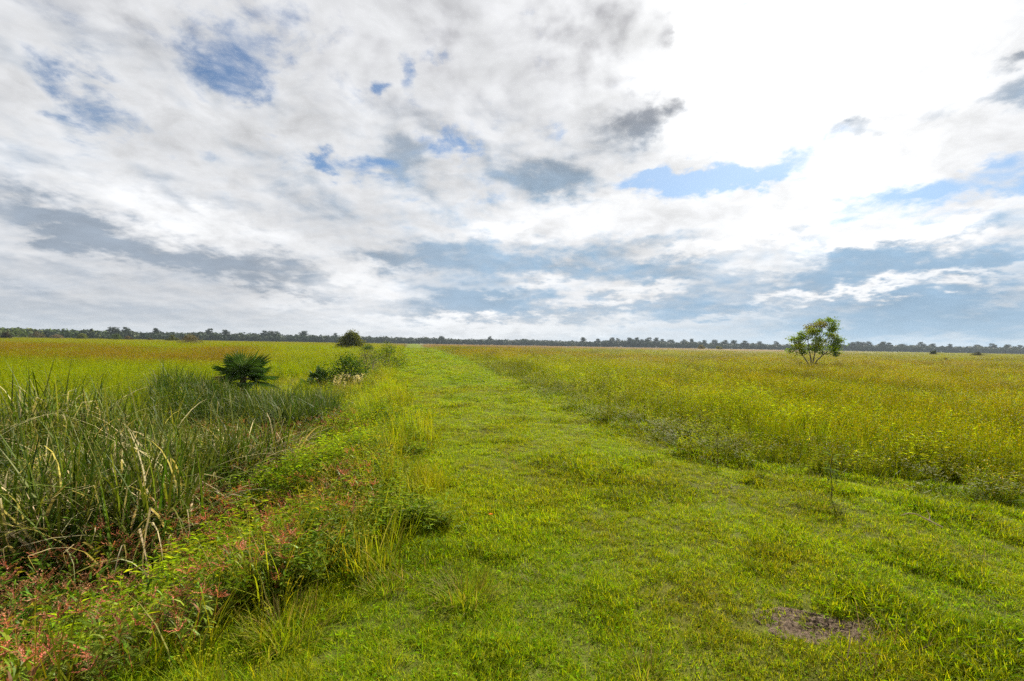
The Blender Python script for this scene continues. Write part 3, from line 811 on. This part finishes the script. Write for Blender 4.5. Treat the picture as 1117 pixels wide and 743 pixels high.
# --- the lone tree in the right meadow
def build_tree():
    D = 44.0; b = at(884, 400, D)
    t = thing("meadow_tree", "small open crowned tree with forked stems standing alone in the right meadow", "tree", (b.x, D, gz(b.x, D)))
    clusters = [(-1.1, 2.25, .62, .2), (-1.75, 1.95, .45, -.3), (-.65, 2.1, .5, .5), (.1, 2.2, .5, -.5), (-1.5, 2.6, .4, .3),
                (1.35, 1.95, .5, .4), (2.05, 2.05, .55, -.3), (2.55, 1.75, .5, .2), (2.4, 2.5, .5, -.2), (.75, 1.9, .38, .6),
                (-.95, 3.15, .42, .1), (-.45, 3.45, .5, -.3), (.1, 3.75, .55, .3), (.7, 3.95, .55, -.2), (1.25, 4.25, .52, .3),
                (1.85, 4.1, .52, -.3), (2.35, 3.7, .5, .1), (2.7, 3.05, .42, .2), (1.5, 3.6, .42, -.5), (.5, 3.35, .38, .5), (2.0, 4.5, .3, .1),
                (-2.1, 1.6, .4, .2), (-1.3, 1.5, .4, -.4), (2.9, 2.0, .42, .3), (2.2, 1.4, .4, -.3), (-1.2, 2.75, .45, -.2), (-.75, 2.75, .4, .4), (.3, 2.7, .4, -.4), (.9, 2.6, .4, .3), (-.1, 3.2, .4, -.3), (1.0, 3.45, .38, .2), (2.2, 3.2, .4, .3), (2.75, 2.6, .42, -.2), (1.6, 2.5, .4, .1), (1.75, 1.55, .35, .5), (-.3, 1.75, .35, -.5)]
    stems = [[(0, 0, -.1), (-.28, .05, .6), (-.75, .1, 1.3), (-1.2, .15, 2.1)],
             [(.02, 0, -.1), (.0, -.05, .8), (-.15, 0, 1.7), (-.3, 0, 2.6), (-.1, .1, 3.4)],
             [(.08, 0, -.1), (.3, .05, .9), (.45, 0, 1.8), (.8, 0, 2.8), (1.2, .1, 3.8)],
             [(.1, 0, -.1), (.5, -.1, .75), (1.2, -.1, 1.4), (2.0, -.05, 2.0)]]
    tb = MB(); bk = (.2, .17, .12)
    for s_ in stems: tb.tube(s_, [.07 - .015 * i for i in range(len(s_))], bk, 7)
    nodes = [p for s_ in stems for p in s_[1:]]
    cb = MB()
    for (cx, cz, r, cy) in clusters:
        cy *= 1.8; cx = .36 + (cx - .36) * .84
        near = min(nodes, key=lambda p: (p[0] - cx) ** 2 + (p[2] - cz + .45) ** 2)
        mid = ((near[0] + cx) / 2 + U(-.1, .1), (near[1] + cy) / 2, (near[2] + cz) / 2 + .08)
        tb.tube([near, mid, (cx, cy, cz)], [.032, .022, .010], bk, 5)
        col = random.choice([(.13, .20, .010), (.15, .22, .012), (.11, .175, .012), (.19, .23, .014)])
        if cz > 3.7 and cx < 1: col = (.14, .13, .02)
        leaf_ball(cb, (cx, cy, cz), r, int(190 * r / .5), .13, col, .7, .05)
        leaf_ball(cb, (cx + U(-.4, .4), cy + U(-.5, .5), cz + U(-.2, .25)), r * 1.3, 60, .125, col, .6, .1)
    link("trunk", make_mesh("trunk", tb.v, tb.f, None, [M_BARK], True), t)
    link("crown", cb.mesh("crown", M_LEAF), t)
    return t
build_tree()

def shrub(name, label, cat, x, y, w, h, n, leaf, cols, depth=None, stems=6, mat=None, density=16, group=None, hollow=.2, sink=.0, bare=False):
    """A bush of many leaf clumps on a fan of stems."""
    t = thing(name, label, cat, (x, y, gz(x, y) - sink), group)
    tb = MB(); cb = MB(); dp = depth or w
    for i in range(n):
        a = U(0, 6.283); rr = math.sqrt(random.random()); zz = random.random()
        prof = (1 - max(0, zz - .25) ** 2 * 1.5)
        c = np.array((math.cos(a) * rr * w * .5 * prof * .86, math.sin(a) * rr * dp * .5 * prof * .86, h * (.12 + .78 * zz) * (1 - .22 * rr * rr)))
        col = random.choice(cols)
        if bare:
            for _ in range(density):
                d = np.array((random.gauss(0, 1), random.gauss(0, 1), U(.2, 1.6))); d /= np.linalg.norm(d)
                mb_len = U(.12, .3) * h
                tb.tube([c, c + d * mb_len * .5 + np.array((U(-.03, .03), U(-.03, .03), 0)) * h, c + d * mb_len], [.008 * h, .005 * h, .002 * h], jit(col, .25), 3)
        else:
            leaf_ball(cb, c, U(.10, .2) * min(w, 2.0 * h), density, leaf, col, .8, hollow)
        if i < stems * 2:
            tb.tube([(c[0] * .08, c[1] * .08, -.05), (c[0] * .45, c[1] * .45, c[2] * .5), tuple(c)], [.018 * h, .012 * h, .005 * h], (.2, .16, .1), 5)
    if bare: link("stem", tb.mesh("stem", mat or M_LEAF), t)
    else:
        link("stem", make_mesh("stem", tb.v, tb.f, None, [M_BARK]), t); link("crown", cb.mesh("crown", mat or M_LEAF), t)
    return t

OLIVE = [(.11, .12, .022), (.085, .10, .018), (.13, .135, .026), (.07, .085, .018)]
MID = [(.07, .115, .018), (.10, .15, .02), (.05, .09, .016)]
GREY = [(.15, .14, .10), (.20, .185, .14), (.12, .125, .07), (.09, .11, .045)]
p = at(383, 378, 92)
shrub("round_bush", "big round olive green bush rising above the horizon left of the track", "bush", p.x, 92, 6.0, 3.9, 130, .26, OLIVE, 5.2, 8, density=46, hollow=.5)
p = at(402, 380, 70); shrub("leafy_bush", "bright green sprawling bush in front of the round olive bush", "bush", p.x, 70, 3.4, 1.7, 44, .16, MID, density=30)
p = at(422, 378, 58); shrub("rusty_shrub", "small rust brown shrub by the far end of the track's left edge", "shrub", p.x, 58, .9, .95, 18, .1, [(.16, .08, .025), (.12, .07, .025)], density=24)
p = at(370, 395, 24); shrub("dark_bush", "dark green low bush behind the pale feathery grass clump", "bush", p.x, 25.5, 3.8, 1.7, 70, .10, [(.05, .10, .014), (.04, .08, .016), (.065, .115, .014)], 1.6, density=34, sink=0)
p = at(398, 396, 26); shrub("grey_weed_bush", "grey green weedy bush with dry flower heads beside the dark bush", "bush", p.x, 27, 2.5, 1.9, 56, .075, GREY + MID, density=26)
p = at(418, 392, 30); shrub("leaning_weed_bush", "yellow green weedy bush nearest the left edge of the mown track", "bush", p.x, 31, 2.7, 1.8, 60, .085, MID + [(.14, .15, .03)], density=28)
p = at(431, 386, 36); shrub("small_dark_shrub", "small dark green shrub standing right of the weedy bushes", "shrub", p.x, 36, .55, .6, 12, .07, [(.035, .065, .015)], density=26)
p = at(207, 374, 115); shrub("bare_bush", "grey brown twiggy bush alone near the tree line on the left", "bush", p.x, 115, 6.4, 3.0, 70, .2, [(.15, .125, .085), (.12, .10, .07), (.10, .095, .05), (.17, .14, .10)], density=30)
p = at(1018, 386, 150); shrub("blackish_bush", "blackish green bush in front of the right tree line left of the wide dark bush", "bush", p.x, 150, 2.6, 2.1, 40, .22, [(.035, .05, .02), (.03, .04, .02)], density=28)
p = at(1066, 388, 140); shrub("wide_dark_bush", "wide low dark bush on the right meadow just below the tree line", "bush", p.x, 140, 4.4, 1.7, 44, .2, [(.045, .045, .025), (.035, .04, .02)], density=28)
p = at(1031, 394, 60); shrub("dead_shrub", "pale grey leafless shrub in the far right meadow grass", "shrub", p.x, 60, 1.5, 1.35, 30, .1, [(.3, .25, .19), (.22, .18, .13)], density=5, bare=True)
p = at(764, 378, 260); shrub("rust_bush", "rusty olive rounded bush at the foot of the tree line right of centre", "bush", p.x, 260, 5.4, 3.0, 36, .4, [(.13, .10, .035), (.10, .09, .03)], density=24)
p = at(785, 379, 260); shrub("ochre_bush", "smaller ochre green bush just right of the rusty olive one", "bush", p.x, 262, 4.4, 2.5, 30, .4, [(.11, .11, .03), (.09, .10, .03)], density=24)
BUSHES = [(41, 230, 7, 4.2, [(.13, .115, .08), (.10, .09, .06)], "grey brown dry bush before the left wood beside the large fresh green one"),
          (62, 235, 6, 3.2, [(.15, .12, .09), (.12, .095, .075)], "low mauve grey bush before the left wood"),
          (90, 225, 5, 4.2, [(.15, .17, .035), (.11, .13, .03)], "yellow green bush standing brightest before the left wood"),
          (126, 220, 6.5, 3.8, [(.07, .10, .03), (.055, .08, .025)], "mid green rounded bush before the left wood"),
          (139, 218, 4, 2.8, [(.12, .09, .055), (.09, .075, .045)], "small brown bush right beside the mid green rounded one"),
          (163, 215, 2.6, 1.8, [(.10, .08, .04)], "tiny brown bush alone before the left wood"),
          (187, 190, 5.2, 3.0, [(.09, .10, .03), (.075, .085, .025)], "olive bush just left of the twiggy grey bush"),
          (6, 170, 3.6, 3.4, [(.055, .045, .035), (.04, .04, .025)], "dark purplish bush before the left wood, at the edge of the photo"),
          (20, 240, 9, 5.4, [(.09, .13, .03), (.07, .10, .025)], "large fresh green bush at the left end of the wood")]
for (px, D, w, h, cols, lab) in BUSHES:
    p = at(px, 376, D); shrub("field_bush", lab, "bush", p.x, D, w, h, 34, .42, cols, density=26, group="bushes in front of the left wood")

# --- palms in the ditch meadow
def fan_frond(mb, base, az, tilt, pet, L, n=32, spread=2.0, col=(.035, .075, .02)):
    d = np.array((math.cos(az) * math.cos(tilt), math.sin(az) * math.cos(tilt), math.sin(tilt)))
    s = np.array((-math.sin(az), math.cos(az), 0.0)); u = np.cross(d, s) * -1
    p0 = np.array(base, float); p1 = p0 + d * pet
    mb.tube([p0, p0 + d * pet * .5 + np.array((0, 0, .02)), p1], [.014, .011, .009], (.09, .12, .03), 5)
    for i in range(n):
        f = (i / (n - 1) - .5) * 2
        th = f * spread
        e = d * math.cos(th) + s * math.sin(th) + np.array((0, 0, -.12)) * abs(f)
        e /= np.linalg.norm(e); l = L * (1 - .28 * abs(f) ** 2) * U(.92, 1.05)
        c = jit(col, .25, .1); w = .032
        side = np.cross(e, d if abs(f) > .1 else s); side = np.cross(e, np.array((0, 0, 1.0))); side /= np.linalg.norm(side) + 1e-6
        q = p1 + e * l * .55; tip = p1 + e * l - np.array((0, 0, U(.08, .22) * l * (.5 + abs(f))))
        mb.add([p1, q + side * w * .5, tip, q - side * w * .5], [(0, 1, 2), (0, 2, 3)], [mixc(c, (.07, .11, .03), .5), c, c, c])

def palm(label, x, y, trunk_h, n, L, pet, group=None, tilt=(.15, 1.45)):
    t = thing("cabbage_palm", label, "palm", (x, y, gz(x, y)), group)
    tb = MB(); k = 7
    tb.tube([(U(-.02, .02), U(-.02, .02), -.1 + (trunk_h + .1) * i / k) for i in range(k + 1)], [.10 * (1 + .12 * (i % 2)) for i in range(k + 1)], (.12, .09, .06), 8)
    for i in range(14):      # old leaf bases on the trunk
        a = U(0, 6.283); z = U(.1, 1) * trunk_h
        tb.blade((.09 * math.cos(a), .09 * math.sin(a), z), a, .16, .04, .5, .2, (.16, .12, .07), (.1, .08, .05), 2)
    link("trunk", tb.mesh("trunk", M_LEAF), t)
    for i in range(n):
        mb = MB(); az = i * 2.39996 + U(-.5, .5); ti = tilt[0] + (tilt[1] - tilt[0]) * (i / max(1, n - 1)) + U(-.16, .16)
        fan_frond(mb, (0, 0, trunk_h - .05), az, ti, pet * U(.8, 1.15), L * U(.85, 1.1), col=(.16, .12, .06) if i in (1, 4) and n > 12 else random.choice([(.06, .12, .018), (.08, .145, .02), (.05, .10, .018)]))
        link("frond", mb.mesh("frond", M_PALM), t)
    return t
p = at(266, 405, 17.5); palm("large dark green fan palm standing behind the reed bed", p.x, 17.5, 1.02, 19, .86, .46, tilt=(-.25, 1.5))
p = at(348, 398, 25); palm("small upright fan palm left of the dark bush", p.x, 25, .35, 9, .45, .42, "small palms past the reed bed", (.5, 1.5))
p = at(341, 404, 24); palm("lowest fan palm, half hidden in grass beside the upright one", p.x, 23.6, .12, 7, .36, .3, "small palms past the reed bed", (.3, 1.3))

def grass_clump(name, label, cat, x, y, n, rad, h, w, lean, curl, cols, heads=None, group=None, mat=None):
    mb = MB()
    for i in range(n):
        r = rad * math.sqrt(random.random()); th = U(0, 6.283); az = th + U(-.8, .8); c = jit(random.choice(cols), .3, .1); hh = U(*h) * (.8 if 'tussock' in name else 1)
        b = (r * math.cos(th), r * math.sin(th), -.02); l = U(*lean) * (.4 + r / rad)
        mb.blade(b, az, hh, w * U(.7, 1.3), l, U(*curl), c, mixc(c, (c[0] * 1.3, c[1] * 1.2, c[2] * 1.2), .8), 4)
        if heads and random.random() < heads[0]:
            top = np.array(b) + np.array((math.cos(az) * math.sin(l), math.sin(az) * math.sin(l), math.cos(l))) * hh * .95
            for _ in range(9): mb.leaf(top + np.array((U(-.06, .06), U(-.06, .06), U(-.12, .08))), (U(-1, 1), U(-1, 1), 1), .07, .03, jit(heads[1], .15))
    return link(name, mb.mesh(name, mat or M_LEAF), None, (x, y, gz(x, y)), label=label, category=cat, **({"group": group} if group else {}))

p = at(381, 402, 23); grass_clump("plume_grass", "pale feathery seed headed grass clump before the dark bush", "grass clump", p.x, 23, 150, .7, (.5, .95), .012, (0, .4), (.1, .5), [(.14, .13, .04), (.18, .14, .07)], (.22, (.55, .48, .36)))
TG = [(.15, .205, .008), (.19, .21, .010), (.12, .175, .008), (.22, .18, .05)]
TUS = [(512, 652, "shaggy grass tussock in the middle of the near turf", 260, .17, (.14, .30)), (318, 690, "broad drooping grass tussock on the near turf at the lower left", 340, .20, (.18, .34)),
       (262, 672, "smaller tussock at the foot of the weeds, left of the broad drooping one", 200, .15, (.14, .28)), (395, 588, "dark tufted tussock at the foot of the bank herbs", 220, .16, (.15, .30)),
       (430, 640, "low green tussock between the bank and the shaggy one", 200, .15, (.10, .22)), (892, 552, "dark tussock on the turf beside the lone weed stalk", 190, .2, (.12, .22)),
       (1075, 548, "deep green tussock at the right edge of the turf", 240, .25, (.12, .24)), (745, 553, "bright tussock in the middle distance of the turf", 190, .2, (.10, .2)),
       (705, 738, "tussock with long blades at the bottom edge of the photo", 150, .10, (.12, .24)), (858, 520, "low dark tussock near the right margin of the turf", 170, .25, (.10, .18))]
for (px, py, lab, n, rad, h) in TUS:
    D = 1.65 * FPX / (py - 375.5 - (px - 558) * .017); x = (px - 558) / FPX * D
    dark = "dark" in lab or "deep" in lab
    grass_clump("grass_tussock", lab, "tussock", x, D, n, rad, h, .0055, (.1, .8), (.3, 1.3), [tuple(v * (.65 if dark else 1) for v in c) for c in TG], None, "tussocks on the turf")

# --- small single plants and litter on the turf
def ground_at(px, py):
    D = 1.65 * FPX / (py - 375.5 - (px - 558) * .017); return (px - 558) / FPX * D, D
x, y = ground_at(908, 549)
t = thing("weed_stalk", "lone upright weed stalk with small leaves on the right turf", "weed", (x, y, gz(x, y)))
tb = MB(); tb.tube([(0, 0, -.03), (.01, 0, .18), (-.01, .01, .34), (.015, 0, .50)], [.006, .005, .004, .002], (.14, .11, .06), 5); link("stem", tb.mesh("stem", M_LEAF), t)
cb = MB()
for _ in range(46):
    z = U(.2, .52); a = U(0, 6.283); cb.leaf((.02 * math.cos(a), .02 * math.sin(a), z), (math.cos(a), math.sin(a), U(-.2, .8)), U(.05, .10), U(.016, .028), jit((.10, .14, .04), .3))
link("foliage", cb.mesh("foliage", M_LEAF), t)
x, y = ground_at(783, 505)
t = thing("weed_sapling", "thin leafy sapling at the right margin of the track, past the turf", "sapling", (x, y, gz(x, y)))
tb = MB(); tb.tube([(0, 0, -.03), (.02, 0, .2), (.0, .01, .42), (.03, 0, .6)], [.008, .006, .005, .002], (.14, .11, .06), 5); link("stem", tb.mesh("stem", M_LEAF), t)
cb = MB()
for _ in range(90):
    z = U(.22, .64); a = U(0, 6.283); r = U(0, .1); cb.leaf((r * math.cos(a), r * math.sin(a), z), (math.cos(a), math.sin(a), U(-.2, .8)), U(.04, .08), U(.02, .03), jit((.15, .18, .035), .3))
link("foliage", cb.mesh("foliage", M_LEAF), t)
x, y = ground_at(1010, 572)
tb = MB(); g0 = .02
tb.tube([(-.08, .14, .05), (-.04, .05, .075), (.01, -.04, .045), (.05, -.14, .02)], [.004, .006, .007, .005], (.36, .29, .22), 6)
tb.tube([(-.04, .05, .075), (-.10, .06, .08), (-.16, .08, .05)], [.005, .004, .002], (.34, .28, .21), 5)
tb.tube([(.01, -.04, .045), (.05, .0, .08), (.06, .05, .12)], [.006, .004, .002], (.42, .35, .27), 5)
link("dry_twig", tb.mesh("dry_twig", M_LEAF), None, (x, y, gz(x, y)), label="forked pale dry twig lying on the right hand turf", category="twig")
x, y = ground_at(538, 582)
t = thing("wild_flower", "single orange wildflower on a thin stem in the left turf", "flower", (x, y, gz(x, y)))
tb = MB(); tb.tube([(0, 0, -.02), (.005, 0, .1), (0, 0, .17)], [.003, .0025, .002], (.1, .15, .03), 5); link("stem", tb.mesh("stem", M_LEAF), t)
cb = MB()
for k in range(9): cb.leaf((0, 0, .17), (math.cos(k * .7), math.sin(k * .7), .35), .022, .012, (.75, .26, .02))
link("petals", cb.mesh("petals", M_LEAF), t)

# ------------------------------------------------------------------ distant wood
def wood_dist(px): return np.interp(px, [-200, 0, 100, 200, 320, 430, 560, 700, 850, 1117, 1300], [260, 290, 330, 430, 540, 610, 660, 620, 640, 600, 600])
def wood_h(px): return np.interp(px, [-200, 0, 60, 100, 200, 320, 430, 560, 640, 700, 850, 900, 1117, 1300], [7.5, 7.6, 7.2, 7.0, 8.0, 9.0, 9.3, 9.2, 8.5, 9.5, 8.5, 9.5, 9.0, 9.0])
def build_wood():
    V, F, C = [], [], []
    px = -170.0
    greens = [(.026, .042, .018), (.032, .05, .018), (.022, .036, .018), (.042, .054, .022)]
    lgreens = [(.06, .09, .018), (.08, .10, .02), (.03, .05, .016), (.045, .07, .018)]
    while px < 1290:
        D0 = float(wood_dist(px)); wpx = U(3, 6)
        for row in range(3):
            q = px + U(-4, 4); D = D0 + row * 22 + U(-8, 8)
            h = float(wood_h(q)) * (U(.78, 1.02) + .34 * (vnoise(q * .045, row * 3.1, 301) - .3)); w = U(9, 18); c0 = np.array((  (q - 558) / FPX * D, D, 0.0))
            base = random.choice(lgreens if (q < 110 and random.random() < .75) else greens)
            for _ in range(120):
                d = np.array([random.gauss(0, 1) for _ in range(3)]); d /= np.linalg.norm(d)
                rr = random.random() ** .4
                lo = .05
                p = c0 + np.array((d[0] * rr * w * .5, d[1] * rr * w * .5, h * (lo + (1 - lo) * (.5 + .5 * d[2] * rr))))
                p[2] -= .9
                s = U(.7, 1.5); n = d + np.array([random.gauss(0, .5) for _ in range(3)]); n /= np.linalg.norm(n)
                a = np.cross(n, (0, 0, 1.0)); a /= np.linalg.norm(a) + 1e-6; b = np.cross(n, a)
                i = len(V); ang = U(0, 3.14); aa = a * math.cos(ang) + b * math.sin(ang); bb = np.cross(n, aa)
                V.extend([p - aa * s, p - bb * s * .7, p + aa * s * U(.7, 1.1), p + bb * s * .7]); F.append((i, i + 1, i + 2, i + 3))
                k = jit(base, .25, .08); C.extend([k] * 4)
        px += wpx * .8
    link("distant_wood", make_mesh("distant_wood", V, F, C, [M_FAR]), kind="stuff", label="long dark band of trees closing the far edge of the meadow", category="wood")
build_wood()

def far_pine(h):
    t = thing("far_pine", "", "tree", (0, 0, 0))
    tb = MB(); tb.tube([(0, 0, -.3), (.1, 0, h * .5), (0, 0, h * .97)], [.32, .24, .08], (.1, .08, .06), 6)
    link("trunk", make_mesh("trunk", tb.v, tb.f, None, [M_BARK], True), t)
    cb = MB(); n = random.choice([14, 17, 20])
    for i in range(n):
        z = h * U(.35, 1.0) ; r = (1.1 - z / h) * h * .45 + .5
        a = U(0, 6.283); c = (math.cos(a) * r * U(.2, 1), math.sin(a) * r * U(.2, 1), z)
        leaf_ball(cb, c, U(.9, 1.9), 40, .9, random.choice([(.026, .042, .018), (.032, .048, .02)]), .6, .1)
    link("crown", cb.mesh("crown", M_FAR), t)
    return t
protos = [far_pine(12.0) for _ in range(4)]
PINES = [(228, 12.5), (246, 11), (288, 12.5), (295, 13.5), (301, 11.5), (330, 14), (365, 12), (481, 12), (534, 12.5), (636, 13.5), (652, 11), (667, 15.5), (673, 12.5), (687, 14), (694, 15), (700, 12), (707, 15), (715, 15), (722, 12.5), (731, 13), (745, 12),
         (754, 14), (768, 12), (779, 14.5), (790, 12.5), (800, 13), (812, 12), (828, 12.5), (846, 12), (929, 12.5), (935, 15), (940, 15), (946, 14.5), (962, 14.5), (969, 13), (984, 12), (1005, 15), (1016, 12), (1036, 12), (1066, 12.5), (1082, 14), (1098, 12.5), (1112, 12), (123, 9.5), (136, 9.2), (170, 9.5)]
for i, (px, h) in enumerate(PINES):
    D = float(wood_dist(px)) + U(0, 18); p = at(px, 376, D); h = 10.4 + (h - 11) * .55 if px > 220 else h; k = h / 12.0
    lab = "pine whose ragged top rises above the distant wood"
    if i < len(protos):
        o = protos[i]; o.location = (p.x, D, 0); o.scale = (k * 1.5, k * 1.5, k); o["label"] = lab; o["group"] = "pines rising above the distant wood"
    else: copy_tree(protos[i % 4], (p.x, D, 0), U(0, 6.28), (k * U(1.1, 1.9),) * 2 + (k,), lab, "pines rising above the distant wood")

# ------------------------------------------------------------------ the air over the meadow
def build_haze():
    x0, x1, y0, y1, z0, z1 = -900, 900, -60, 900, -3.0, 18.0
    V = [(x, y, z) for z in (z0, z1) for y in (y0, y1) for x in (x0, x1)]
    F = [(0, 2, 3, 1), (4, 5, 7, 6), (0, 1, 5, 4), (2, 6, 7, 3), (0, 4, 6, 2), (1, 3, 7, 5)]
    m = bpy.data.materials.new("air"); m.use_nodes = True
    nt = m.node_tree
    for n in list(nt.nodes): nt.nodes.remove(n)
    v = nt.nodes.new("ShaderNodeVolumePrincipled"); v.inputs["Color"].default_value = (.72, .86, 1.0, 1); v.inputs["Density"].default_value = HAZE
    v.inputs["Anisotropy"].default_value = .25
    o = nt.nodes.new("ShaderNodeOutputMaterial"); nt.links.new(v.outputs[0], o.inputs["Volume"])
    link("haze", make_mesh("haze", V, F, None, [m]), kind="stuff", label="thin pale air over the meadow that softens the far wood", category="haze")
HAZE = 0.00011
build_haze()
